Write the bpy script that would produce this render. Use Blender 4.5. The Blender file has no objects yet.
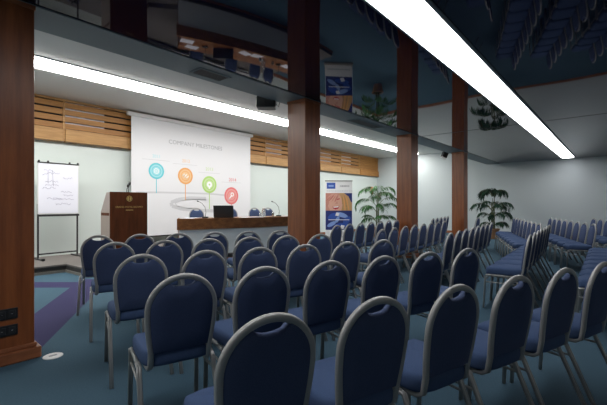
import bpy, bmesh, math, random
from mathutils import Vector, Matrix
C = bpy.context.scene.collection
PI = math.pi
# ---------------------------------------------------------------- camera, light, exposure
TH = math.radians(40.85); FPX = 365.0; CAMH = 1.36; CX, HY = 303.5, 204.0
cam = bpy.data.cameras.new('camera'); co = bpy.data.objects.new('camera', cam); C.objects.link(co)
cam.sensor_width = 36; cam.lens = FPX/607*36; cam.shift_y = 1.5/607; cam.clip_end = 100; cam.clip_start = .05
co.location = (0, 0, CAMH); co.rotation_euler = (PI/2, 0, TH-PI/2)
bpy.context.scene.camera = co
sc = bpy.context.scene
sc.view_settings.view_transform = 'Standard'; sc.view_settings.look = 'None'
sc.view_settings.exposure = 0.0; sc.view_settings.gamma = 1; sc.view_settings.use_curve_mapping = False
w = bpy.data.worlds.new('world'); sc.world = w; w.use_nodes = True
w.node_tree.nodes['Background'].inputs[0].default_value = (.5, .6, .8, 1)
w.node_tree.nodes['Background'].inputs[1].default_value = .02
STAGE_LIGHT = 20.0     # emission of the long strip over the stage
HALL_LIGHT = 8.2      # emission of the long strip over the chairs

# room measures
H = 3.13; HS = 3.83; YW = 9.96; XE = 17.6; X0 = -4.0; Y0 = -3.2; YP = 3.93; ST = .16; DAIS = .28

# ---------------------------------------------------------------- materials
def nm(name):
    m = bpy.data.materials.new(name); m.use_nodes = True
    return m, m.node_tree.nodes, m.node_tree.links, m.node_tree.nodes['Principled BSDF']
def mat(name, col, rough=.6, metal=0, noise=0, nscale=20, bump=0, ior=None, spec=None, sheen=0, alpha=None, trans=0, coat=0):
    m, N, L, b = nm(name)
    b.inputs['Base Color'].default_value = (*col, 1); b.inputs['Roughness'].default_value = rough
    b.inputs['Metallic'].default_value = metal
    if ior: b.inputs['IOR'].default_value = ior
    if spec is not None: b.inputs['Specular IOR Level'].default_value = spec
    if sheen: b.inputs['Sheen Weight'].default_value = sheen
    if trans: b.inputs['Transmission Weight'].default_value = trans
    if coat: b.inputs['Coat Weight'].default_value = coat
    if noise or bump:
        t = N.new('ShaderNodeTexCoord'); n = N.new('ShaderNodeTexNoise'); n.inputs['Scale'].default_value = nscale
        n.inputs['Detail'].default_value = 4
        L.new(t.outputs['Object'], n.inputs['Vector'])
        if noise:
            r = N.new('ShaderNodeValToRGB')
            r.color_ramp.elements[0].position = .3; r.color_ramp.elements[1].position = .7
            r.color_ramp.elements[0].color = (*[c*(1-noise) for c in col], 1)
            r.color_ramp.elements[1].color = (*[min(1, c*(1+noise)) for c in col], 1)
            L.new(n.outputs['Fac'], r.inputs['Fac']); L.new(r.outputs['Color'], b.inputs['Base Color'])
        if bump:
            bp = N.new('ShaderNodeBump'); bp.inputs['Strength'].default_value = bump; bp.inputs['Distance'].default_value = .01
            L.new(n.outputs['Fac'], bp.inputs['Height']); L.new(bp.outputs['Normal'], b.inputs['Normal'])
    return m
def wood(name, c1, c2, scale=(6, 6, .5), rough=.35, coat=.0):
    m, N, L, b = nm(name)
    t = N.new('ShaderNodeTexCoord'); mp = N.new('ShaderNodeMapping'); mp.inputs['Scale'].default_value = scale
    n = N.new('ShaderNodeTexNoise'); n.inputs['Scale'].default_value = 3; n.inputs['Detail'].default_value = 6
    n.inputs['Roughness'].default_value = .65
    r = N.new('ShaderNodeValToRGB'); r.color_ramp.elements[0].position = .35; r.color_ramp.elements[1].position = .65
    r.color_ramp.elements[0].color = (*c1, 1); r.color_ramp.elements[1].color = (*c2, 1)
    L.new(t.outputs['Object'], mp.inputs['Vector']); L.new(mp.outputs['Vector'], n.inputs['Vector'])
    L.new(n.outputs['Fac'], r.inputs['Fac']); L.new(r.outputs['Color'], b.inputs['Base Color'])
    b.inputs['Roughness'].default_value = rough; b.inputs['Coat Weight'].default_value = coat
    return m
def emit(name, col, s):
    m, N, L, b = nm(name)
    b.inputs['Base Color'].default_value = (.8, .8, .8, 1)
    b.inputs['Emission Color'].default_value = (*col, 1); b.inputs['Emission Strength'].default_value = s
    return m
M = {}
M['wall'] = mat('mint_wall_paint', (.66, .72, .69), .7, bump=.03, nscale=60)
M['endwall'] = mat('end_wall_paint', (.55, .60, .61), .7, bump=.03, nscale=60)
M['bounce_wall'] = mat('white_bounce_wall_paint', (.82, .83, .82), .7, bump=.03, nscale=60)  # unseen rear and left walls, whitened to bounce light onto the chair backs
M['white_ceiling'] = mat('white_ceiling_paint', (.62, .62, .60), .8)
M['soffit'] = mat('grey_soffit_paint', (.16, .20, .21), .55)
M['pillar'] = wood('mahogany_veneer', (.165, .046, .013), (.285, .088, .025), (5, 5, .35), .33)
M['plinth'] = wood('mahogany_plinth', (.20, .065, .026), (.33, .12, .05), (1, 1, 5), .3)
M['desk'] = wood('walnut_burr', (.14, .045, .012), (.29, .115, .035), (2, 2, 4), .35)
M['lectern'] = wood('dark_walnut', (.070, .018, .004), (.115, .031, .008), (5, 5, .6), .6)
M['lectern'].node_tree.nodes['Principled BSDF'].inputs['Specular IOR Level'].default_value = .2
M['lectern_sheen'] = mat('lectern_side_painted_sheen', (.33, .27, .23), .35)  # left side only: reflection of the white surroundings put into the colour
M['pine'] = wood('pine_board', (.30, .125, .025), (.46, .215, .05), (.8, 2, 9), .5)
M['pine_pale'] = wood('pale_pine_board', (.38, .19, .06), (.53, .295, .105), (.8, 2, 9), .5)
M['black_gap'] = mat('dark_recess', (.02, .018, .015), .8)
M['gap_light'] = mat('painted_gap_light', (.62, .60, .66), .4)  # pale colour stands in for light seen through the slat openings
M['navy'] = mat('navy_upholstery', (.050, .072, .145), .9, noise=.15, nscale=260, spec=.2)
M['navy_lit'] = mat('navy_upholstery_lit_from_above', (.053, .088, .178), .9, noise=.13, nscale=260, spec=.2)  # lighter copy of the navy fabric, light from above put into its colour
M['frame'] = mat('silver_grey_frame', (.35, .35, .338), .40, .35)
M['black'] = mat('black_plastic', (.012, .012, .013), .45)
M['blackmetal'] = mat('black_painted_metal', (.02, .02, .022), .4)
M['white'] = mat('white_plastic', (.78, .78, .76), .5)
M['paper'] = mat('white_paper', (.82, .82, .90), .8)
M['screen'] = mat('white_projection_fabric', (.74, .74, .76), .8)
M['ledge'] = mat('white_desk_panel', (.84, .84, .82), .6)
M['stage'] = mat('grey_brown_stage_carpet', (.17, .153, .142), .95, noise=.12, nscale=150)
M['riser'] = mat('dark_riser_board', (.035, .032, .03), .6)
M['trim_metal'] = mat('dull_trim', (.17, .16, .14), .5)
M['gold'] = mat('brass_emblem', (.62, .46, .17), .35, .6)
M['glass'] = mat('clear_glass', (.9, .95, .95), .05, trans=.9)
M['pot'] = mat('terracotta_pot', (.42, .22, .11), .7)
M['soil'] = mat('dark_soil', (.03, .02, .015), .95)
M['leaf'] = mat('palm_leaf', (.035, .115, .030), .6, noise=.4, nscale=9, spec=.2)
M['leaf_dark'] = mat('palm_leaf_dark', (.022, .060, .035), .6, noise=.4, nscale=9, spec=.2)
M['stem'] = mat('palm_stem', (.10, .12, .045), .6)
M['orange'] = mat('dried_orange', (.30, .11, .035), .6)
M['teal'] = mat('print_teal', (.13, .55, .62), .8)
M['teal2'] = mat('print_pale_teal', (.35, .68, .73), .8)
M['orn'] = mat('print_orange', (.75, .36, .12), .8)
M['orn2'] = mat('print_pale_orange', (.78, .50, .27), .8)
M['grn'] = mat('print_green', (.38, .60, .16), .8)
M['grn2'] = mat('print_pale_green', (.52, .67, .33), .8)
M['red'] = mat('print_red', (.72, .18, .18), .8)
M['red2'] = mat('print_pale_red', (.75, .32, .30), .8)
M['pgrey'] = mat('print_grey', (.38, .38, .40), .8)
M['plgrey'] = mat('print_light_grey', (.58, .58, .60), .8)
M['pwhite'] = mat('print_white', (.85, .85, .85), .8)
M['pblue'] = mat('print_blue', (.03, .09, .40), .6)
M['pblue2'] = mat('print_deep_blue', (.015, .03, .17), .6)
M['pblue3'] = mat('print_pale_blue', (.25, .38, .72), .6)
M['skin'] = mat('print_skin', (.70, .40, .30), .6)
M['skin2'] = mat('print_rosy_skin', (.60, .28, .22), .6)
M['hair'] = mat('print_blond_hair', (.55, .33, .15), .6)
M['lips'] = mat('print_lips', (.50, .05, .06), .6)
M['ink'] = mat('pen_ink', (.35, .33, .45), .8)
M['stage_lamp'] = emit('stage_strip_diffuser', (1, .985, .95), STAGE_LIGHT)
M['hall_lamp'] = emit('hall_strip_diffuser', (.97, .97, 1), HALL_LIGHT)

# glossy dark stretch ceiling
def ceil_mat():
    m, N, L, b = nm('glossy_midnight_ceiling')
    b.inputs['Base Color'].default_value = (.008, .008, .026, 1); b.inputs['Roughness'].default_value = .025
    b.inputs['IOR'].default_value = 1.34; b.inputs['Specular Tint'].default_value = (.82, .84, 1, 1)
    t = N.new('ShaderNodeTexCoord'); n = N.new('ShaderNodeTexNoise'); n.inputs['Scale'].default_value = .35
    n.inputs['Detail'].default_value = 1
    bp = N.new('ShaderNodeBump'); bp.inputs['Strength'].default_value = .12; bp.inputs['Distance'].default_value = .12
    L.new(t.outputs['Object'], n.inputs['Vector']); L.new(n.outputs['Fac'], bp.inputs['Height']); L.new(bp.outputs['Normal'], b.inputs['Normal'])
    return m
M['mirror'] = ceil_mat()
# carpet: teal with purple bands woven in
def carpet():
    m, N, L, b = nm('teal_carpet_with_purple_bands')
    t = N.new('ShaderNodeTexCoord'); s = N.new('ShaderNodeSeparateXYZ'); L.new(t.outputs['Object'], s.inputs[0])
    def lin(a, bb, c):
        x = N.new('ShaderNodeMath'); x.operation = 'MULTIPLY_ADD'; x.inputs[1].default_value = a; x.inputs[2].default_value = c
        L.new(s.outputs['X'], x.inputs[0])
        y = N.new('ShaderNodeMath'); y.operation = 'MULTIPLY_ADD'; y.inputs[1].default_value = bb
        L.new(s.outputs['Y'], y.inputs[0]); L.new(x.outputs[0], y.inputs[2]); return y.outputs[0]
    def cmp(v, op, th):
        x = N.new('ShaderNodeMath'); x.operation = op; L.new(v, x.inputs[0]); x.inputs[1].default_value = th; return x.outputs[0]
    def mul(a, c, op='MULTIPLY'):
        x = N.new('ShaderNodeMath'); x.operation = op; L.new(a, x.inputs[0]); L.new(c, x.inputs[1]); return x.outputs[0]
    s1 = lin(-.857, .515, .857*1.0-.515*4.15)
    s2 = lin(.756, .655, 0)
    band1 = mul(cmp(s1, 'GREATER_THAN', 0), cmp(s1, 'LESS_THAN', .48))
    band1 = mul(band1, cmp(s2, 'LESS_THAN', 6.6)); band1 = mul(band1, cmp(lin(0, 1, 0), 'GREATER_THAN', 4.0))
    band2 = mul(cmp(s2, 'GREATER_THAN', 5.936), cmp(s2, 'LESS_THAN', 6.374))
    band2 = mul(band2, cmp(s1, 'GREATER_THAN', 0))
    mask = mul(band1, band2, 'MAXIMUM')
    n = N.new('ShaderNodeTexNoise'); n.inputs['Scale'].default_value = 90; n.inputs['Detail'].default_value = 3
    L.new(t.outputs['Object'], n.inputs['Vector'])
    def ramp(c1, c2):
        r = N.new('ShaderNodeValToRGB'); r.color_ramp.elements[0].position = .3; r.color_ramp.elements[1].position = .7
        r.color_ramp.elements[0].color = (*c1, 1); r.color_ramp.elements[1].color = (*c2, 1); L.new(n.outputs['Fac'], r.inputs['Fac']); return r.outputs['Color']
    mx = N.new('ShaderNodeMix'); mx.data_type = 'RGBA'
    L.new(mask, mx.inputs[0]); L.new(ramp((.048, .096, .134), (.062, .120, .164)), mx.inputs[6]); L.new(ramp((.036, .033, .090), (.046, .043, .112)), mx.inputs[7])
    L.new(mx.outputs[2], b.inputs['Base Color']); b.inputs['Roughness'].default_value = .95
    b.inputs['Specular IOR Level'].default_value = .2
    return m
M['carpet'] = carpet()

# ---------------------------------------------------------------- helpers
class MB:
    """collects shapes, each with a material index, and links them as one mesh object"""
    def __init__(s): s.bm = bmesh.new(); s.mats = []
    def mi(s, m):
        if m not in s.mats: s.mats.append(m)
        return s.mats.index(m)
    def face(s, vs, m, smooth=False):
        try: f = s.bm.faces.new(vs)
        except ValueError: return
        f.material_index = s.mi(m); f.smooth = smooth
    def poly(s, pts, m):
        s.face([s.bm.verts.new(p) for p in pts], m)
    def box(s, a, b, m, mtx=None, bev=0):
        t = bmesh.new(); bmesh.ops.create_cube(t, size=1)
        for v in t.verts:
            v.co = Vector([(a[i]+b[i])/2 + v.co[i]*(b[i]-a[i]) for i in range(3)])
        if bev: bmesh.ops.bevel(t, geom=t.edges[:], offset=bev, segments=2, affect='EDGES', profile=.5)
        s.merge(t, m, mtx)
    def merge(s, t, m, mtx=None, smooth=False):
        mp = {}
        for v in t.verts: mp[v] = s.bm.verts.new(mtx @ v.co if mtx else v.co)
        for f in t.faces: s.face([mp[v] for v in f.verts], m, smooth or f.smooth)
        t.free()
    def prism(s, pts, z0, z1, m, mtx=None):
        """outline in x,y extruded in z"""
        T = mtx or Matrix()
        a = [s.bm.verts.new(T @ Vector((p[0], p[1], z0))) for p in pts]; b = [s.bm.verts.new(T @ Vector((p[0], p[1], z1))) for p in pts]
        n = len(pts)
        s.face(a[::-1], m); s.face(b, m)
        for i in range(n): s.face([a[i], a[(i+1) % n], b[(i+1) % n], b[i]], m)
    def tube(s, pts, r, m, seg=8, sect=None, up=None, caps=True):
        """sweep a round or rectangular section along points"""
        pts = [Vector(p) for p in pts]; rings = []
        rr = r if isinstance(r, (list, tuple)) else [r]*len(pts)
        prev = up and Vector(up)
        for i, p in enumerate(pts):
            d = (pts[min(i+1, len(pts)-1)]-pts[max(i-1, 0)]).normalized()
            if prev is None:
                prev = Vector((0, 0, 1)) if abs(d.z) < .9 else Vector((1, 0, 0))
            u = (prev - d*prev.dot(d)).normalized(); v = d.cross(u); prev = u
            ring = []
            if sect:
                if sect[0] == 'g':          # two tubes side by side, a groove between
                    _, a, b = sect
                    S = ((-a, -b*.5), (-a*.75, -b), (-a*.3, -b), (0, -b*.35), (a*.3, -b), (a*.75, -b), (a, -b*.5), (a, b*.5), (a*.75, b), (a*.3, b), (0, b*.35), (-a*.3, b), (-a*.75, b), (-a, b*.5))
                    for (x, y) in S: ring.append(s.bm.verts.new(p + u*x + v*y))
                    rings.append(ring); continue
                a, b = sect
                for (x, y) in ((-a, -b*.6), (-a*.6, -b), (a*.6, -b), (a, -b*.6), (a, b*.6), (a*.6, b), (-a*.6, b), (-a, b*.6)):
                    ring.append(s.bm.verts.new(p + u*x + v*y))
            else:
                for k in range(seg):
                    an = 2*PI*k/seg; ring.append(s.bm.verts.new(p + (u*math.cos(an)+v*math.sin(an))*rr[i]))
            rings.append(ring)
        for i in range(len(rings)-1):
            n = len(rings[i])
            for k in range(n): s.face([rings[i][k], rings[i][(k+1) % n], rings[i+1][(k+1) % n], rings[i+1][k]], m, True)
        if caps: s.face(rings[0][::-1], m); s.face(rings[-1], m)
    def lathe(s, prof, m, at=(0, 0, 0), seg=20):
        rings = []
        for (r, z) in prof:
            rings.append([s.bm.verts.new((at[0]+r*math.cos(2*PI*k/seg), at[1]+r*math.sin(2*PI*k/seg), at[2]+z)) for k in range(seg)])
        for i in range(len(rings)-1):
            for k in range(seg): s.face([rings[i][k], rings[i][(k+1) % seg], rings[i+1][(k+1) % seg], rings[i+1][k]], m, True)
        s.face(rings[0][::-1], m); s.face(rings[-1], m)
    def loft(s, rings, m, smooth=True):
        R = [[s.bm.verts.new(p) for p in r] for r in rings]
        for i in range(len(R)-1):
            n = len(R[i])
            for k in range(n): s.face([R[i][k], R[i][(k+1) % n], R[i+1][(k+1) % n], R[i+1][k]], m, smooth)
        s.face(R[0][::-1], m, smooth); s.face(R[-1], m, smooth)
    def text(s, txt, size, m, mtx, align='CENTER'):
        cu = bpy.data.curves.new('t', 'FONT'); cu.body = txt; cu.size = size; cu.align_x = align; cu.resolution_u = 2
        o = bpy.data.objects.new('t', cu); C.objects.link(o)
        me = o.evaluated_get(bpy.context.evaluated_depsgraph_get()).to_mesh()
        t = bmesh.new(); t.from_mesh(me); s.merge(t, m, mtx)
        o.to_mesh_clear(); bpy.data.objects.remove(o); bpy.data.curves.remove(cu)
    def build(s, name, parent=None, loc=None, recalc=True):
        if recalc: bmesh.ops.recalc_face_normals(s.bm, faces=s.bm.faces[:])
        me = bpy.data.meshes.new(name); s.bm.to_mesh(me); s.bm.free()
        for m in s.mats: me.materials.append(M[m])
        o = bpy.data.objects.new(name, me); C.objects.link(o)
        if parent: o.parent = parent
        if loc: o.location = loc
        return o
def tag(o, label=None, cat=None, group=None, kind=None):
    if label: o['label'] = label
    if cat: o['category'] = cat
    if group: o['group'] = group
    if kind: o['kind'] = kind
    return o
def thing(name, label, cat, loc=(0, 0, 0), rz=0, group=None):
    o = bpy.data.objects.new(name, None); C.objects.link(o); o.location = loc; o.rotation_euler = (0, 0, rz)
    o.empty_display_size = .1
    return tag(o, label, cat, group)
def dup(root, loc, rz, label, group=None, name=None):
    r = root.copy(); C.objects.link(r); r.location = loc; r.rotation_euler = (0, 0, rz)
    r['label'] = label
    if group: r['group'] = group
    for ch in list(root.children):
        c = ch.copy(); C.objects.link(c); c.parent = r
        for g in ch.children:
            d = g.copy(); C.objects.link(d); d.parent = c
    return r
def struct(mb, name):
    return tag(mb.build(name), kind='structure')
S_, C_ = math.sin(TH), math.cos(TH)
def wv(px, z):                # photo column and distance -> floor point
    q = (px-CX)/FPX*z; return (C_*z+S_*q, S_*z-C_*q)
def ray(px): return (px-CX)/FPX                      # right / forward
def on_y(px, py, Y):                                  # photo point on a wall of constant Y
    t = ray(px); z = Y/(S_ - t*C_); return (z*(C_+t*S_), z*(HY-py)/FPX + CAMH)

# ---------------------------------------------------------------- the room
b = MB(); b.box((X0, Y0, -.1), (XE, YW, 0), 'carpet'); struct(b, 'floor')
b = MB(); b.box((X0, YW, 0), (XE+.15, YW+.15, HS+.1), 'wall'); struct(b, 'wall_stage')
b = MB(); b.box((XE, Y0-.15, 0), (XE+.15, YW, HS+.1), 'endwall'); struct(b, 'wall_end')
b = MB(); b.box((X0-.15, Y0-.15, 0), (X0, YW+.15, HS+.1), 'bounce_wall'); struct(b, 'wall_left')
b = MB(); b.box((X0, Y0-.15, 0), (XE, Y0, HS+.1), 'bounce_wall'); struct(b, 'wall_rear')
b = MB(); b.box((X0, Y0, H), (XE, YP, H+.1), 'mirror'); struct(b, 'ceiling')
b = MB(); b.box((X0, YP+.52, HS), (XE, YW, HS+.1), 'white_ceiling'); struct(b, 'ceiling_stage')
b = MB(); b.box((X0, YP, H-.012), (XE, YP+.52, HS+.1), 'soffit'); struct(b, 'trim_1')
b = MB(); b.box((9.55, YW-.02, 0), (XE-.02, YW, .11), 'plinth'); struct(b, 'baseboard_stage')
b = MB(); b.box((XE-.02, Y0, 0), (XE, YW-.02, .11), 'plinth'); struct(b, 'baseboard_end')
b = MB(); b.box((9.25, Y0, H-.004), (9.27, YP, H), 'riser'); struct(b, 'trim_3')
# stage platform with curved front
def yd(x): return 6.80 + .059*(x-8.2)**2
def yo(x, o):                 # point o metres behind the desk's front curve
    s_ = .118*(x-8.2); l = math.hypot(1, s_); return (x - s_/l*o, yd(x) + o/l)
out = [(X0, 8.37), (2.42, 8.37), (2.5, 7.42), (4.0, 7.42)]
xs = [4.35+(9.5-4.35)*i/24 for i in range(25)]
out += [yo(x, .055) for x in xs] + [(9.5, YW), (X0, YW)]
b = MB(); b.prism(out, ST-.03, ST, 'stage')
inn = [(x, y+.012) if y < 9 else (x, y) for x, y in out]
b.prism(inn, .0, ST-.03, 'riser'); struct(b, 'floor_stage')
b = MB()
edge = [p for p in out if p[1] < YW-.1]
for i in range(len(edge)-1):
    (x1, y1), (x2, y2) = edge[i], edge[i+1]
    d = Vector((x2-x1, y2-y1, 0)); l = d.length; d.normalize(); n = Vector((d.y, -d.x, 0))
    T = Matrix(((d.x, n.x, 0, x1), (d.y, n.y, 0, y1), (0, 0, 1, 0), (0, 0, 0, 1)))
    b.box((-.005, 0, .0), (l+.005, .02, .05), 'plinth' if x1 > 3.9 else 'trim_metal', T)
struct(b, 'trim_2')
b = MB(); pts = [yo(x, .30) for x in [4.45+(8.75-4.45)*i/20 for i in range(21)]]
b.prism(pts+[(8.75, YW-.01), (4.1, YW-.01), (4.1, 8.3)], ST, DAIS, 'stage'); struct(b, 'floor_dais')

# pillars
ord_ = ['first', 'second', 'third', 'fourth']
def pillar(x1, label):
    w = .40
    t = thing('pillar', label, 'pillar', (x1-w/2, YP+w/2, 0), 0, 'wood clad pillars along the soffit')
    b = MB(); b.box((-w/2, -w/2, 0), (w/2, w/2, H-.012), 'pillar', bev=.006); o = b.build('shaft', t)
    o.location = (0, 0, 0)
    b = MB(); b.box((-w/2-.045, -w/2-.045, 0), (w/2+.045, w/2+.045, .10), 'plinth', bev=.012)
    b.box((-w/2-.015, -w/2-.015, .10), (w/2+.015, w/2+.015, .135), 'plinth', bev=.007); b.build('plinth', t)
    b = MB(); b.box((-w/2-.008, -w/2-.008, H-.05), (w/2+.008, w/2+.008, H-.012), 'plinth', bev=.003); b.build('capital', t)
    return t
pillar(.89, 'mahogany pillar at the left edge of the photo, with black sockets near its foot')
pillar(4.99, 'mahogany pillar between the speakers desk and the standing banner')
pillar(9.07, 'mahogany pillar just right of the palm by the banner')
pillar(13.16, 'farthest and narrowest mahogany pillar, beside the small ceiling spotlight')
for lab, z in (('upper black socket plate on the left pillar', .425), ('lower black socket plate on the left pillar', .285)):
    t = thing('socket_plate', lab, 'socket', (.66, YP-.0, z), 0, 'black sockets on the left pillar')
    b = MB(); b.box((-.11, -.012, -.046), (.11, 0, .046), 'black', bev=.004); b.build('plate', t)
    for k in range(3):
        b = MB(); x = -.068+k*.068
        b.box((x-.026, -.017, -.03), (x+.026, -.011, .03), 'blackmetal', bev=.003)
        b.lathe([(.006, 0), (.006, .002)], 'pgrey', (x, -.018, 0), 8); b.build('socket', t)

# ---------------------------------------------------------------- lamps, vents, speakers
def strip(name, label, x0, x1, y0, y1, z, lamp, rnd, dz=.011):
    t = thing(name, label, 'ceiling light', ((x0+x1)/2, (y0+y1)/2, z)); L = (x1-x0)/2; W = (y1-y0)/2
    b = MB()
    o = [(-L, -W), (L-rnd, -W)] + [(L-rnd+rnd*math.sin(a), -W*math.cos(a)) for a in [PI*k/10 for k in range(1, 10)]] + [(L-rnd, W), (-L, W)]
    b.prism(o, -.001-dz, -.001, lamp); b.build('diffuser', t)
    b = MB(); b.box((-L, -W-.035, -.018), (L-rnd*.5, -W-.001, -.001), 'soffit'); b.build('rim', t)
    b = MB(); b.box((-L, W+.001, -.018), (L-rnd*.5, W+.02, -.001), 'soffit'); b.build('rim', t)
strip('linear_ceiling_light', 'long bright white light strip in the dark glossy ceiling over the chairs', -2.5, 17.2, 1.27, 1.65, H, 'hall_lamp', .25)
strip('linear_ceiling_light', 'long white light strip in the pale ceiling over the stage', -3.5, 17.15, 7.34, 7.86, HS, 'stage_lamp', .2, .045)
for lab, x, l in (('slotted air vent in the grey soffit left of the hanging black speaker', 2.93, .5), ('slotted air vent in the grey soffit above the standing banner', 6.95, 1.1)):
    t = thing('air_vent', lab, 'vent', (x, YP+.27, H-.012), 0, 'air vents in the soffit')
    b = MB()
    for (a, c) in (((-l/2, -.13, -.01), (l/2, -.105, 0)), ((-l/2, .105, -.01), (l/2, .13, 0)), ((-l/2, -.105, -.01), (-l/2+.03, .105, 0)), ((l/2-.03, -.105, -.01), (l/2, .105, 0))): b.box(a, c, 'soffit')
    b.build('vent_frame', t)
    b = MB(); b.box((-l/2+.03, -.105, -.003), (l/2-.03, .105, -.001), 'black'); b.build('vent_backing', t)
    b = MB()
    for k in range(5): b.box((-l/2+.03, -.085+k*.04, -.009), (l/2-.03, -.075+k*.04, -.004), 'trim_metal')
    b.build('vent_slats', t)
t = thing('hanging_speaker', 'black box speaker hanging with a loose cable under the soffit left of the desk pillar', 'speaker', (4.36, 4.62, 3.10), TH-PI/2)
b = MB(); b.box((-.165, -.13, -.09), (.165, .13, .10), 'black', bev=.025); b.build('cabinet', t)
b = MB(); b.box((-.155, -.137, -.075), (-.02, -.13, .085), 'blackmetal', bev=.003); b.build('grille', t)
b = MB(); b.tube([(0, 0, .1), (0, 0, .25), (0, .0, .70)], .014, 'blackmetal'); b.box((-.06, -.06, .685), (.06, .06, .70), 'blackmetal'); b.build('bracket', t)
b = MB(); b.tube([(.16, 0, .0), (.21, 0, -.06), (.235, 0, .04), (.225, -.0, .25), (.2, 0, .70)], .006, 'black', 6); b.build('cable', t)
t = thing('spotlight', 'small tilted black spotlight under the soffit beside the farthest pillar', 'spotlight', (13.02, 4.62, 3.20), math.radians(-40))
T = Matrix.Rotation(math.radians(25), 4, 'Y')
b = MB(); b.box((-.085, -.09, -.22), (.085, .09, -.02), 'black', T, bev=.02); b.build('housing', t)
b = MB(); b.box((-.075, -.08, -.25), (.075, .08, -.222), 'white', T, bev=.01); b.build('front_lens', t)
b = MB(); b.tube([(0, 0, 0), (0, 0, .62)], .015, 'blackmetal'); b.build('bracket', t)

# ---------------------------------------------------------------- pine louvre panels on the stage wall
XP = [1.17+1.614*k for k in range(11)]
names = ['at the far left above the flip chart', 'above the lectern, left of the projection screen', 'behind the left end of the projection screen', 'behind the left half of the projection screen',
 'behind the right half of the projection screen', 'just right of the projection screen', 'behind the desk pillar', 'left of the unit above the banner', 'above the right side of the banner', 'plain closed one at the far corner']
for k in range(10):
    x0, x1 = XP[k], XP[k+1]
    if k == 9: x1 = XE-.005
    w = x1-x0; z0 = 2.82; z1 = HS-.005; g = w/2
    solid = (k == 9)
    t = thing('louvre_panel', 'pine louvre panel high on the stage wall, '+names[k], 'wall panel', ((x0+x1)/2, YW, z0), 0, 'pine louvre panels along the stage wall')
    b = MB(); b.box((-g, -.10, .02), (-g+.045, -.0, z1-z0), 'pine_pale', bev=.004); b.build('post', t)
    b = MB(); b.box((-g+.045, -.13, 0), (g, -.0, .30), 'pine_pale' if not solid else 'pine'); b.box((-g+.045, -.135, 0), (g, -.13, .012), 'black_gap'); b.build('bottom_board', t)
    b = MB(); b.box((-g+.045, -.10, z1-z0-.05), (g, -.0, z1-z0), 'pine_pale'); b.build('top_rail', t)
    b = MB(); b.box((-g+.045, -.012, .30), (g, -.002, z1-z0-.05), 'black_gap')
    if not solid:
        b.box((-g+.05, -.03, .30), (-g+.045+w*.55, -.0125, z1-z0-.05), 'gap_light')  # pale sheet painted as light showing behind the slats
    b.build('backing', t)
    hz = z1-z0-.05-.30; n = 4 if not solid else 8
    for s in range(n):
        a = .30 + hz*(s+.10)/n; c = .30+hz*(s+.86 if not solid else s+.97)/n
        b = MB(); b.box((-g+.045, -.085, a), (g, -.06, c), 'pine', bev=.003); b.build('slat', t)

# ---------------------------------------------------------------- projection screen with the slide
ys = YW-.26
xl, zt = on_y(131.3, 115.5, ys); xr, _ = on_y(250.3, 137, ys); zb = .49
xm = (xl+xr)/2; hw = (xr-xl)/2
t = thing('projection_screen', 'large pull-down projection screen with a COMPANY MILESTONES slide', 'projection screen', (xm, ys, zb))
b = MB(); b.box((-hw, 0, 0), (hw, .006, zt-zb), 'screen')
Fr = lambda x, z, o=-.0015: Matrix.Translation((x, o, z)) @ Matrix.Rotation(PI/2, 4, 'X')
def disc(b, x, z, r, m, o, r2=0, n=28):
    if r2:
        for k in range(n):
            a, c = 2*PI*k/n, 2*PI*(k+1)/n
            b.poly([(x+r*math.cos(a), o, z+r*math.sin(a)), (x+r*math.cos(c), o, z+r*math.sin(c)), (x+r2*math.cos(c), o, z+r2*math.sin(c)), (x+r2*math.cos(a), o, z+r2*math.sin(a))], m)
    else: b.poly([(x+r*math.cos(2*PI*k/n), o, z+r*math.sin(2*PI*k/n)) for k in range(n)], m)
def sp(px, py):
    X, Z = on_y(px, py, ys); return X-xm, Z-zb
b2 = b
tx, tz = sp(197, 144)
b2.text('COMPANY MILESTONES', .172, 'pgrey', Fr(tx, tz-.10))
items = [(156.4, 171, .225, 'teal', 'teal2', 193, '2011', (156.4, 155.5), 160), (185.4, 176, .245, 'orn', 'orn2', 200, '2012', (186, 160.5), 164.5),
         (209.4, 184.6, .265, 'grn', 'grn2', 209, '2013', (209.5, 168.8), 173), (231.4, 195.8, .285, 'red', 'red2', 212, '2014', (232.5, 179.6), 182.5)]
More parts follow.
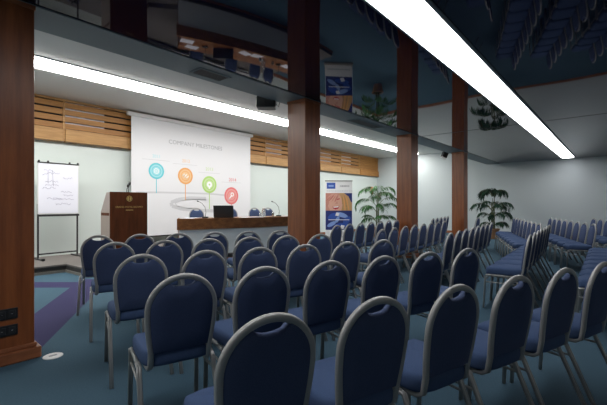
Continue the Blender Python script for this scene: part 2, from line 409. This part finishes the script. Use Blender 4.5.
for (px, py, r, m1, m2, yb, yr, (qx, qy), ly) in items:
    x, z = sp(px, py); _, z2 = sp(px, yb)
    b2.box((x-.012, -.002, z2), (x+.012, -.0005, z-r+.01), m1)
    disc(b2, x, z, r, m1, -.0024); disc(b2, x, z, r*.80, m2, -.0028); disc(b2, x, z, r*.60, m1, -.0032, r*.52)
    if m1 == 'teal': disc(b2, x, z, r*.34, 'pwhite', -.0036, r*.24); disc(b2, x, z, r*.14, 'pwhite', -.0036, r*.07)
    elif m1 == 'orn':
        T = Matrix.Translation((x, 0, z))
        b2.tube([(x-r*.38, -.004, z-.0), (x-r*.15, -.004, z+r*.25), (x+.0, -.004, z), (x+r*.15, -.004, z-r*.25), (x+r*.38, -.004, z+.0)], .012, 'pwhite', 6)
        b2.tube([(x-r*.2, -.004, z-r*.2), (x+.0, -.004, z), (x+r*.2, -.004, z+r*.2)], .010, 'pwhite', 6)
    elif m1 == 'grn': disc(b2, x, z, r*.36, 'pwhite', -.0036, r*.12); b2.box((x-r*.1, -.004, z-r*.5), (x+r*.1, -.003, z-r*.1), 'pwhite')
    else:
        disc(b2, x+r*.12, z+r*.15, r*.24, 'pwhite', -.0036, r*.13); b2.tube([(x-r*.4, -.004, z-r*.42), (x-.0, -.004, z)], .016, 'pwhite', 6)
    qx, qz = sp(qx, qy); b2.text(yr, .12+.012*items.index((px, py, r, m1, m2, yb, yr, (items[[i[3] for i in items].index(m1)][7]), ly)), m2 if m1 != 'red' else 'red', Fr(qx, qz-.06))
    _, lz = sp(px, ly); b2.box((x-.40, -.0015, lz-.006), (x+.40, -.0005, lz+.006), 'plgrey')
# grey winding road
def road(pts, wd):
    P = [Vector((*sp(*p), 0)) for p in pts]
    for i in range(len(P)-1):
        d = P[i+1]-P[i]; n = Vector((-d.y, d.x, 0)).normalized()*wd/2
        a, c = P[i], P[i+1]
        b2.poly([(q.x, -.0012-.00002*i, q.y) for q in (a+n, a-n, c-n, c+n)], 'plgrey')
road([(136, 192.5), (160, 192.4), (185, 193), (210, 193.8), (228, 195.5)], .05)
road([(206, 198.5), (190, 198), (178, 199.5), (171, 202.5), (172, 206), (182, 209), (198, 210.5), (215, 211)], .10)
road([(206, 200), (192, 199.4), (181, 200.8), (175, 203), (177, 206), (186, 208), (198, 209)], .03)
o = b.build('screen_surface', t)
b = MB(); b.box((-hw-.10, -.04, zt-zb), (hw+.10, .07, zt-zb+.10), 'white', bev=.015); b.build('screen_housing', t)
b = MB(); b.box((-hw, -.012, -.03), (hw, .018, 0), 'blackmetal'); b.build('bottom_bar', t)
for sx in (-1, 1):
    b = MB(); b.box((sx*hw-.03, .07, zt-zb+.02), (sx*hw+.03, .12, zt-zb+.08), 'white'); b.build('bracket', t)

# ---------------------------------------------------------------- flip chart
t = thing('flip_chart', 'flip chart with scribbled white paper on a black metal stand, left of the lectern', 'flip chart', (2.57, 9.48, ST), math.radians(4))
def uw(v): return v
b = MB(); b.box((-.39, -.05, .98), (.41, -.035, 2.10), 'white'); b.build('board', t)
b = MB()
b.box((-.375, -.058, 1.0), (.395, -.052, 2.08), 'paper')
random.seed(5)
rows = [(1.93, -.28, -.1), (1.88, -.2, .05), (1.78, .1, .3), (1.70, -.25, 0), (1.62, -.25, .02), (1.55, -.3, -.05), (1.47, .05, .28), (1.40, .1, .3), (1.32, -.22, .33), (1.30, -.1, .1), (1.20, -.05, .25), (1.85, -.3, -.2)]
for (z, a, c) in rows:
    x = a; P = []
    while x < c: P.append((x, -.0595, z+random.uniform(-.022, .022))); x += random.uniform(.012, .03)
    b.tube(P, .0035, 'ink', 4)
b.tube([(-.2, -.0595, 1.9), (-.2, -.0595, 1.65)], .003, 'ink', 4); b.tube([(-.12, -.0595, 1.95), (-.10, -.0595, 1.6)], .003, 'ink', 4)
b.build('paper_sheet', t)
b = MB(); b.tube([(-.40, -.06, 2.10), (.42, -.06, 2.10)], .012, 'blackmetal'); b.build('clamp_bar', t)
for x in (-.37, -.2, .22, .39):
    b = MB(); b.lathe([(.018, 0), (.022, .02), (.018, .045)], 'black', (x, -.06, 2.10), 10); b.build('clamp_knob', t)
b = MB(); b.box((-.38, -.12, .93), (.40, -.03, .975), 'blackmetal', bev=.006); b.build('pen_tray', t)
for x in (-.375, .395):
    b = MB(); b.box((x-.014, -.034, 0), (x+.014, -.008, 1.2), 'blackmetal'); b.build('leg', t)
    b = MB(); b.box((x-.02, -.34, 0), (x+.02, .30, .03), 'blackmetal', bev=.005); b.box((x-.03, -.34, 0), (x+.03, -.27, .05), 'black', bev=.01); b.build('foot', t)
b = MB(); b.box((-.375, -.032, .10), (.395, -.01, .13), 'blackmetal'); b.build('crossbar', t)

# ---------------------------------------------------------------- lectern
t = thing('lectern', 'dark wood lectern with gold emblem on the stage beside the flip chart', 'lectern', (*wv(129, 7.85), ST), 0)
W = .395; D = .46; hf = 1.455
b = MB(); b.box((-W, -.02, 0), (W, .0, hf), 'lectern', bev=.003)
b.build('front_panel', t)
for sx in (-1, 1):
    prof = [(0, 0), (D, 0), (D, hf-.42), (.16, hf-.01), (0, hf-.01)]
    T = Matrix(((0, 0, 1, 0), (1, 0, 0, 0), (0, 1, 0, 0), (0, 0, 0, 1)))
    b = MB(); x = sx*W; b.prism(prof, min(x, x-sx*.022), max(x, x-sx*.022), 'lectern_sheen' if sx < 0 else 'lectern', T)  # left panel carries the painted reflection
    o = b.build('side_panel', t)
    if sx < 0: o['label'] = 'side panel with a pale reflection painted in'
b = MB(); b.box((-W-.002, .02, hf-.50), (-W+.0, D-.02, hf-.44), 'lectern'); b.build('side_band', t)
b = MB(); b.prism([(.02, hf-.03), (.16, hf-.03), (D, hf-.44), (D, hf-.46), (.02, hf-.06)], -W+.023, W-.023, 'lectern', Matrix(((0, 0, 1, 0), (1, 0, 0, 0), (0, 1, 0, 0), (0, 0, 0, 1)))); b.build('reading_top', t)
b = MB(); b.box((-W+.023, .001, .5), (W-.023, D-.03, .52), 'lectern'); b.build('shelf', t)
b = MB(); disc(b, 0, hf-.14, .062, 'gold', -.0215); disc(b, 0, hf-.14, .05, 'lectern', -.0218, .044)
b.lathe([(.030, 0), (.0, 0.001)], 'gold', (0, -.024, hf-.14), 6)
b.box((-.006, -.024, hf-.185), (.006, -.022, hf-.095), 'lectern'); b.build('emblem', t)
b = MB(); b.text('GRAND HOTEL DUOMO', .052, 'gold', Matrix.Translation((0, -.0215, hf-.335)) @ Matrix.Rotation(PI/2, 4, 'X'))
random.seed(2); x = -.075
while x < .075:
    w_ = random.uniform(.006, .013); b.box((x, -.022, hf-.395), (x+w_, -.0205, hf-.375), 'gold'); x += w_+.006
b.build('gold_lettering', t)
lx, ly = wv(129, 7.85)
t = thing('lectern_microphone', 'black microphone pair on the dark wood lectern', 'microphone', (lx+.03, ly+.09, ST+hf-.01), 0)
b = MB(); b.lathe([(.03, 0), (.028, .012), (.01, .018)], 'black'); b.build('base', t)
b = MB(); b.tube([(0, 0, .01), (.0, .01, .10), (.02, .02, .16)], .007, 'black'); b.tube([(-.04, 0, .01), (-.03, .01, .08), (-.01, .02, .12)], .007, 'black'); b.build('gooseneck', t)
for (p, q) in (((.02, .02, .16), (.045, .03, .235)), ((-.01, .02, .12), (.01, .03, .185))):
    b = MB(); p, q = Vector(p), Vector(q); b.tube([p, p.lerp(q, .2), p.lerp(q, .5), p.lerp(q, .85), q], [.01, .022, .026, .022, .008], 'black', 10); b.build('microphone_head', t)

# ---------------------------------------------------------------- speakers' desk
t = thing('speakers_desk', 'long curved walnut speakers desk with white front panel under the projection screen', 'desk', (6.4, 7.4, 0))
X1, X2 = 4.42, 8.62; ZT = 1.02
def curved(b, off0, off1, z0, z1, m, xa=X1, xb=X2, n=30):
    P = [(xa+(xb-xa)*i/n) for i in range(n+1)]
    o = [(a-6.4, c-7.4) for a, c in [yo(x, off0) for x in P]] + [(a-6.4, c-7.4) for a, c in [yo(x, off1) for x in P[::-1]]]
    b.prism(o, z0, z1, m)
b = MB(); curved(b, 0, .04, ZT-.26, ZT-.0, 'desk'); b.build('fascia', t)
b = MB(); curved(b, .04, .80, ZT-.045, ZT-.006, 'desk', X1+.10); b.build('desk_top', t)
b = MB(); curved(b, .06, .095, ST, ZT-.045, 'ledge', X1+.05, X2-.1); b.build('modesty_panel', t)
for x in (X1+.10, X2-.15):
    b = MB(); q = [yo(x, .32), yo(x+.04, .32), yo(x+.04, .76), yo(x, .76)]; b.prism([(a-6.4, c-7.4) for a, c in q], DAIS, ZT-.045, 'desk'); b.build('end_support', t)

def lap():
    x, y = 5.56, yd(5.56)+.22
    t = thing('laptop', 'black laptop open on the speakers desk, back of its lid to the hall', 'laptop', (x, y, ZT-.004), TH-PI/2+math.radians(4))
    b = MB(); b.box((-.24, 0, 0), (.24, .28, .02), 'black', bev=.004); b.build('base', t)
    b = MB(); T = Matrix.Rotation(math.radians(8), 4, 'X'); b.box((-.245, -.008, .02), (.245, .008, .31), 'black', T, bev=.004); b.build('lid', t)
    b = MB()
    for r in range(5):
        for c in range(12): b.box((-.20+c*.034, .06+r*.03, .02), (-.172+c*.034, .082+r*.03, .023), 'blackmetal')
    b.build('keyboard', t)
lap()
def goose(x, lab, s):
    t = thing('gooseneck_microphone', lab, 'microphone', (x, yd(x)+.35, ZT-.004), TH-PI/2, 'gooseneck microphones on the desk')
    b = MB(); b.box((-.07, -.05, 0), (.07, .06, .035), 'black', bev=.01); b.build('base', t)
    P = [(s*-.0, 0, .03), (s*.015, 0, .15), (s*-.01, 0, .27), (s*-.08, 0, .36), (s*-.15, 0, .40)]
    b = MB(); b.tube(P, .006, 'trim_metal'); b.build('gooseneck', t)
    b = MB(); b.tube([(s*-.15, 0, .40), (s*-.19, 0, .415), (s*-.21, 0, .42)], [.008, .014, .008], 'black'); b.build('microphone_head', t)
goose(5.2, 'gooseneck microphone left of the laptop on the desk', 1)
goose(7.27, 'gooseneck microphone at the right end of the desk by the pillar', 1)
def bottle(x, dy, lab):
    t = thing('water_bottle', lab, 'bottle', (x, yd(x)+dy, ZT-.004), 0, 'water bottles on the desk')
    b = MB(); b.lathe([(.03, 0), (.035, .02), (.035, .15), (.014, .20), (.013, .225)], 'glass'); b.build('body', t)
    b = MB(); b.lathe([(.016, .226), (.016, .25)], 'white', seg=12); b.build('cap', t)
bottle(6.70, .3, 'clear water bottle on the desk, left one of the pair near the right microphone')
bottle(6.84, .42, 'clear water bottle on the desk, right one of the pair near the right microphone')
for x, dy, lab in ((6.58, .25, 'drinking glass left of the water bottles on the desk'), (6.98, .25, 'drinking glass right of the water bottles on the desk')):
    b = MB(); b.lathe([(.028, 0), (.034, .11), (.031, .11), (.026, .01), (.001, .01)], 'glass'); o = b.build('drinking_glass', loc=(x, yd(x)+dy, ZT-.004)); tag(o, lab, 'glass', 'drinking glasses on the desk')
for x, dy, rz, lab in ((4.75, .25, -.3, 'white paper sheet at the left end of the desk'), (6.12, .22, .2, 'white paper sheet right beside the laptop'), (5.02, .58, -.2, 'white paper sheet on the desk behind the left microphone'),
                       (6.45, .2, -.2, 'white paper sheet on the desk between laptop and bottles'), (7.55, .35, .1, 'white paper sheet beside the right microphone')):
    b = MB(); b.box((-.15, -.105, 0), (.15, .105, .004), 'paper'); b.box((-.11, -.07, .004), (.06, -.066, .0045), 'pgrey'); b.box((-.11, -.03, .004), (.10, -.026, .0045), 'pgrey'); b.box((-.11, .02, .004), (.08, .024, .0045), 'pgrey')
    o = b.build('paper_sheet', loc=(x, yd(x)+dy, ZT-.004)); o.rotation_euler.z = rz; tag(o, lab, 'paper', 'paper sheets on the desk')

# ---------------------------------------------------------------- banquet chair
ALPHA = math.radians(8)
def bk(u, v, n=0.0):          # point on the leaning back plane: u across, v up, n towards the sitter
    return Vector((u, -.20 - v*math.sin(ALPHA) + n*math.cos(ALPHA), .532 + v*math.cos(ALPHA) + n*math.sin(ALPHA)))
R_, VC, RB0 = .184, .243, .162
def arch(k, r):               # outline of the arched back, k 0..1 from bottom left over the top to bottom right
    pass
def back_path(r_off=0, nb=6, na=20):
    P = []
    for i in range(nb):
        f = i/nb; u = RB0 + (R_-RB0)*math.sin(f*PI/2); P.append((-(u-r_off), f*VC))
    for i in range(na+1):
        a = PI - PI*i/na; P.append(((R_-r_off)*math.cos(a), VC+(R_-r_off)*math.sin(a)))
    for i in range(nb-1, -1, -1):
        f = i/nb; u = RB0 + (R_-RB0)*math.sin(f*PI/2); P.append((u-r_off, f*VC))
    return P
def make_chair(label, group):
    t = thing('banquet_chair', label, 'chair', group=group)
    # seat
    N = 32; ring0 = []
    for k in range(N):
        a = 2*PI*k/N; c, s = math.cos(a), math.sin(a); e = .42
        x = math.copysign(abs(c)**e, c)*.210; y = math.copysign(abs(s)**e, s)*.222
        x *= (1 + .04*(y/.222)); ring0.append((x, y+.015))
    def ring(sc_, z): return [Vector((x*sc_, (y-.015)*sc_+.015, z - (.012 if y > .2 else 0))) for x, y in ring0]
    b = MB(); b.loft([ring(.93, .450), ring(.985, .457), ring(1.0, .475), ring(1.0, .508), ring(.975, .527), ring(.90, .539), ring(.6, .549), ring(.2, .552)], 'navy_lit'); b.build('seat', t)
    # backrest pad with the hand hole scallop
    P = back_path(.006); Q = []
    for u, v in P:
        if abs(u) < .070 and v > .36:
            v = v - .045*math.sqrt(max(0, 1-(u/.070)**2)) - .006
        Q.append((u, v))
    cu, cv = 0, .21
    def br(s, n): return [bk(cu+(u-cu)*s, cv+(v-cv)*s, n) for u, v in Q]
    b = MB(); b.loft([br(.5, -.016), br(.93, -.015), br(.985, -.009), br(1.0, 0), br(.985, .014), br(.94, .028), br(.7, .036), br(.3, .038)], 'navy'); b.build('backrest', t)
    # arched frame running down and curving under the seat
    path = [bk(u, v, 0) for u, v in back_path(0, 6, 24)]
    L0 = [Vector((-.166, -.02, .437)), Vector((-.166, -.10, .433)), Vector((-.165, -.155, .437)), Vector((-.162, -.186, .455))]
    R0 = [Vector((-p.x, p.y, p.z)) for p in L0[::-1]]
    b = MB(); b.tube(L0+path+R0, 0, 'frame', sect=(.013, .0148), up=(0, 1, 0)); b.build('back_frame', t)
    # seat frame
    b = MB()
    for sx in (-1, 1):
        b.tube([(sx*.210, -.09, .433), (sx*.212, .05, .438), (sx*.212, .20, .438)], 0, 'frame', sect=(.012, .009))
    b.tube([(-.20, .19, .437), (.20, .19, .437)], .009, 'frame'); b.tube([(-.168, -.10, .437), (.168, -.10, .437)], .009, 'frame')
    b.build('seat_frame', t)
    for sx in (-1, 1):
        b = MB(); b.tube([(sx*.212, .16, .438), (sx*.210, .198, .434), (sx*.213, .216, .43), (sx*.210, .224, .40), (sx*.214, .245, .0)], 0, 'frame', sect=('g', .0145, .010), up=(1, 0, 0)); b.build('leg', t)
        b = MB(); b.tube([(sx*.210, -.04, .438), (sx*.210, -.085, .434), (sx*.210, -.11, .43), (sx*.212, -.125, .40), (sx*.214, -.31, .0)], 0, 'frame', sect=('g', .0145, .010), up=(1, 0, 0)); b.build('leg', t)
        b = MB(); b.tube([(sx*.212, -.158, .345), (sx*.210, .226, .345)], .008, 'frame'); b.build('stretcher', t)
    b = MB(); b.tube([(-.193, .226, .375), (.193, .226, .375)], .008, 'frame'); b.build('stretcher', t)
    return t
proto = None
ORD = ['first', 'second', 'third', 'fourth', 'fifth', 'sixth', 'seventh', 'eighth']
def row(p0, p1, n, desc, group, z=0, off=.276, turn=0):
    """tops of the backs run from p0 to p1, left to right as the sitters see it"""
    global proto
    d = Vector((p1[0]-p0[0], p1[1]-p0[1])); d_ = d.normalized() if n > 1 else Vector((1, 0)).normalized()
    nrm = Vector((-d_.y, d_.x)); rz = math.atan2(d_.y, d_.x)
    for i in range(n):
        ta = rz+math.radians(turn)+PI/2; q = Vector(p0) + d*(i/(n-1) if n > 1 else 0) + Vector((math.cos(ta), math.sin(ta)))*off
        j = random.uniform(-.02, .02) + math.radians(turn)
        lab = f'blue banquet chair, {ORD[i]} from the {desc[0]} {desc[1]}' if n > 1 else desc[1]
        if proto is None:
            proto = make_chair(lab, group); proto.location = (q.x, q.y, z); proto.rotation_euler.z = rz+j
        else: dup(proto, (q.x, q.y, z), rz+j, lab, group)
random.seed(11)
LB = 'banquet chairs in the angled left block'; CB = 'banquet chairs in the middle block'; RB = 'banquet chairs in the angled right block'
K_ = 141.6
def top(px, dy): return wv(px, K_/dy)
row(top(274, 110), top(607.5, 57.8), 6, ('left', 'in the row nearest the camera'), LB, turn=3)
row(top(185, 69.5), top(470, 44), 6, ('left', 'in the left block, second row from camera'), LB, turn=4)
row(top(143, 50), top(384, 35.3), 6, ('left', 'in the left block, third row from camera'), LB, turn=4)
row(top(115, 38), top(321.5, 29.7), 6, ('left', 'in the left block, fourth row from camera'), LB, turn=4)
row(top(98.5, 31), top(280.5, 26), 6, ('left', 'in the row nearest the speakers desk'), LB, turn=4)
row(wv(338, 6.8), wv(397.5, 9.1), 7, ('left', 'in the row below banner and palm'), CB)
row(top(383, 24.9), top(445.5, 16.6), 8, ('left', 'in the row before the third pillar'), CB)
row(top(452, 28.4), top(492.3, 18.2), 8, ('left', 'in the row before the farthest pillar'), CB)
row(top(532, 30.5), top(550.5, 20.6), 7, ('near end', 'in the row right of the central aisle'), CB)
row((5.20, -.15), (8.6, -.08), 8, ('near end', 'in the row at the right photo edge'), CB)
row(wv(434, 9.9), wv(448.5, 11.9), 5, ('left', 'in the row between third and farthest pillars'), RB)
row(wv(479, 10.75), wv(470, 11.2), 1, ('', 'lone blue banquet chair by the farthest pillar, before the far wall palm'), RB)
row(wv(541, 7.5), wv(515.8, 10.6), 8, ('near end', 'in the row beside the far wall palm'), RB)
row(wv(595, 7.3), wv(552, 10.55), 8, ('near end', 'in the row before the bare far wall'), RB)
row((11.1, -.15), (12.95, .5), 5, ('right', 'in the farthest row cut off by the frame'), RB)
# chairs behind the speakers' desk, facing the hall
DG = 'banquet chairs behind the speakers desk'
for x, y, a, lab in ((5.42, 8.32, -22, 'blue banquet chair behind the desk left of the laptop'), (6.42, 8.10, -16, 'blue banquet chair behind the desk right of the laptop'),
                  (7.22, 7.98, -12, 'blue banquet chair behind the desk left of the water bottles'), (7.74, 7.92, -8, 'blue banquet chair behind the desk nearest the pillar')):
    dup(proto, (x, y, DAIS), PI+math.radians(a), lab, DG)

# ---------------------------------------------------------------- standing banner
t = thing('roll_up_banner', 'standing banner with a laughing woman photo and blue panel, behind the chairs', 'banner', (*wv(338.8, 12.7), 0), TH-PI/2)
W = .47; HB = 2.16
b = MB(); b.box((-W, 0, .08), (W, .004, HB), 'pwhite')
F = -.001
def rect(x0, x1, z0, z1, m, o=F): b.poly([(x0, o, z0), (x1, o, z0), (x1, o, z1), (x0, o, z1)], m)
def ell(x, z, rx, rz_, m, o, n=20, a0=0): b.poly([(x+rx*math.cos(2*PI*k/n)*math.cos(a0)-rz_*math.sin(2*PI*k/n)*math.sin(a0), o, z+rx*math.cos(2*PI*k/n)*math.sin(a0)+rz_*math.sin(2*PI*k/n)*math.cos(a0)) for k in range(n)], m)
rect(-.42, -.12, 1.89, 2.10, 'pblue'); rect(-.36, -.18, 1.96, 2.02, 'pblue3', F*2)
random.seed(8); x = .0
while x < .36:
    w_ = random.uniform(.02, .045)
    if random.random() < .85: rect(x, x+w_, 1.955, 2.01, 'pgrey', F*2)
    x += w_+.014
x = -.42
while x < .42:
    w_ = random.uniform(.02, .06); rect(x, x+w_, 1.80, 1.825, 'plgrey', F*2); x += w_+.02
z0, z1 = 1.13, 1.74
rect(-.46, .46, z0, z1, 'skin2', F*2); rect(.14, .46, 1.42, z1, 'pblue2', F*3)
b.poly([(.0, F*4, z0), (.46, F*4, z0), (.44, F*4, 1.40), (.34, F*4, 1.62), (.18, F*4, z1), (.02, F*4, z1)], 'hair')
for k in range(5): b.poly([(.06+.07*k, F*5, z0), (.09+.07*k, F*5, z0), (.10+.05*k, F*5, 1.5), (.06+.04*k, F*5, 1.68)], 'pine_pale' if k % 2 else 'orn')
b.poly([(-.30, F*6, z0), (.08, F*6, z0), (.13, F*6, 1.30), (.10, F*6, 1.52), (.02, F*6, 1.68), (-.2, F*6, 1.72), (-.34, F*6, 1.5), (-.38, F*6, 1.3)], 'skin')
b.poly([(-.22, F*7, 1.27), (.02, F*7, 1.30), (-.02, F*7, 1.20), (-.12, F*7, 1.165), (-.19, F*7, 1.20)], 'lips')
b.poly([(-.20, F*8, 1.265), (.0, F*8, 1.29), (-.03, F*8, 1.245), (-.17, F*8, 1.23)], 'pwhite')
b.poly([(-.10, F*7, 1.52), (.02, F*7, 1.56), (.04, F*7, 1.53), (-.08, F*7, 1.495)], 'lips')
b.poly([(-.13, F*7, 1.36), (-.06, F*7, 1.46), (-.03, F*7, 1.37)], 'skin2')
for k in range(4):
    ell(-.33+.085*k, 1.60-.012*k, .15, .030, 'skin2' if k % 2 else 'skin', F*(9+k), a0=.75+.12*k)
    ell(-.35+.085*k, 1.57-.012*k, .13, .006, 'lips', F*(13+k), a0=.75+.12*k)
ell(-.40, 1.44, .06, .14, 'skin2', F*9)
rect(-.46, .46, .46, z0, 'pblue2', F*2)
for (x, z, rx, rz_, m, a) in ((-.22, .92, .18, .11, 'pblue', .5), (.1, .98, .22, .08, 'pblue3', -.3), (.28, .8, .16, .1, 'pblue', .8), (-.25, .66, .17, .07, 'pblue3', .5), (.1, .62, .25, .08, 'pblue', .1), (-.05, .82, .12, .06, 'pblue3', 1.1)):
    ell(x, z, rx, rz_, m, F*3, a0=a)
T0 = [(-.05, 1.0, .16), (.12, .56, .18)]
for i, (x, z, s) in enumerate(T0): ell(x, z, s*.55, s*.45, 'pwhite', F*4, 4, .5)
rect(-.36, .36, .80, .825, 'pwhite', F*5)
rect(-.40, .40, .20, .24, 'plgrey', F*2)
b.build('printed_sheet', t, recalc=False)
b = MB(); b.box((-W-.02, -.10, 0), (W+.02, .12, .08), 'trim_metal', bev=.02); b.build('base', t)
b = MB(); b.box((-W-.01, -.012, HB-.01), (W+.01, .014, HB+.02), 'trim_metal', bev=.005); b.build('top_rail', t)
b = MB(); b.tube([(0, .03, .06), (0, .03, HB)], .01, 'trim_metal'); b.build('support_pole', t)

# ---------------------------------------------------------------- palms
def frond(base, az, el, L, droop, leaf, lw=.20, seed=0):
    rnd = random.Random(seed); b = MB(); P = []; n = 16
    h = Vector((math.cos(az), math.sin(az), 0)); p = Vector(base); e = el
    for i in range(n+1):
        P.append(p.copy()); p = p + (h*math.cos(e)+Vector((0, 0, 1))*math.sin(e))*(L/n); e -= droop/n*(.4+1.6*i/n)
    b.tube(P, [.011*(1-i/(n+1))+.002 for i in range(n+1)], 'stem', 5)
    side = Vector((-h.y, h.x, 0))
    for i in range(10, 2*n):
        q = P[i//2].lerp(P[min(i//2+1, n)], (i % 2)*.5); f = (i-10)/(2*n-10)
        d = (P[min(i//2+1, n)]-P[max(i//2-1, 0)]).normalized()
        ll = lw*(.55+.9*math.sin(min(1, f*1.1+.15)*PI*.9))*1.25
        for sgn in (-1, 1):
            a = rnd.uniform(-.12, .12)
            dd = (d*(.55+a)+side*sgn*.8+Vector((0, 0, -.22+a))).normalized()
            w_ = .017; nn = dd.cross(Vector((0, 0, 1))).normalized()*w_
            m1 = q+dd*ll*.45; tip = q+dd*ll+Vector((0, 0, -ll*.42))
            vs = [b.bm.verts.new(v) for v in (q, m1+nn, tip, m1-nn)]
            b.face([vs[0], vs[1], vs[3]], leaf); b.face([vs[1], vs[2], vs[3]], leaf)
    return b
def palm(loc, Ht, spread, label, leaf, seed, tiers, extra=False):
    t = thing('potted_palm', label, 'plant', loc)
    b = MB(); b.lathe([(.15, 0), (.17, .02), (.215, .34), (.235, .35), (.235, .40), (.205, .40), (.2, .36), (.001, .36)], 'pot', seg=24); b.build('pot', t)
    b = MB(); b.lathe([(.198, .361), (.19, .375), (.001, .38)], 'soil'); b.build('soil', t)
    rnd = random.Random(seed)
    for k in range(4):
        a = 2*PI*k/4; b = MB(); top = tiers[-1][0]*(.75+.08*k)
        b.tube([(.06*math.cos(a), .06*math.sin(a), .37), (.05*math.cos(a), .05*math.sin(a), top*.5), (.03*math.cos(a), .05*math.sin(a), top)], [.022, .017, .012], 'stem', 7); b.build('stem', t)
    s = seed*100
    for (z, n, L, el, dr) in tiers:
        a0 = rnd.uniform(0, 6)
        for k in range(n):
            s += 1; az = a0+2*PI*k/n+rnd.uniform(-.25, .25)
            frond((.03*math.cos(az), .03*math.sin(az), z*rnd.uniform(.93, 1.03)), az, el*rnd.uniform(.8, 1.15), L*rnd.uniform(.85, 1.1), dr*rnd.uniform(.85, 1.2), leaf, .19, s).build('frond', t, recalc=False)
    if extra:
        b = MB(); dx = Vector((S_, -C_, 0))*-.24
        rings = []
        b.lathe([(.002, -.17), (.05, -.12), (.075, 0), (.05, .11), (.002, .16)], 'orange', (dx.x-C_*.1, dx.y-S_*.1, 1.9), 12); b.build('dried_leaf', t)
        b = MB(); b.tube([(0, 0, 1.55), (dx.x*.7, dx.y*.7, 1.9), (dx.x-C_*.1, dx.y-S_*.1, 1.9)], .008, 'stem', 5); b.build('dried_leaf_stalk', t)
palm((*wv(377.5, 14.8), 0), 2.4, 1.7, 'potted green palm between the banner and the third pillar', 'leaf', 3,
     [(.60, 5, .80, .95, 1.6), (1.05, 5, 1.0, .95, 2.0), (1.30, 4, 1.15, 1.15, 2.2), (1.60, 8, 1.02, 1.15, 2.2)], True)
palm((*wv(493, 14.3), 0), 2.3, 1.5, 'potted dark palm against the far wall beside the farthest pillar', 'leaf_dark', 9,
     [(.50, 5, .55, .9, 2.0), (.85, 5, .75, 1.0, 2.0), (1.15, 7, .95, .95, 2.1), (1.75, 10, .66, 1.15, 2.7)])

# ---------------------------------------------------------------- floor box
x, y = wv(53, 3.26)
t = thing('floor_box_cover', 'round pale metal floor box cover in the carpet by the left pillar', 'floor socket', (x, y, 0))
b = MB(); b.lathe([(.078, 0), (.078, .004), (.072, .007), (.001, .007)], 'white', seg=32); b.build('cover', t)
b = MB(); b.box((-.03, -.015, .007), (.03, .015, .009), 'pgrey'); b.build('flap', t)
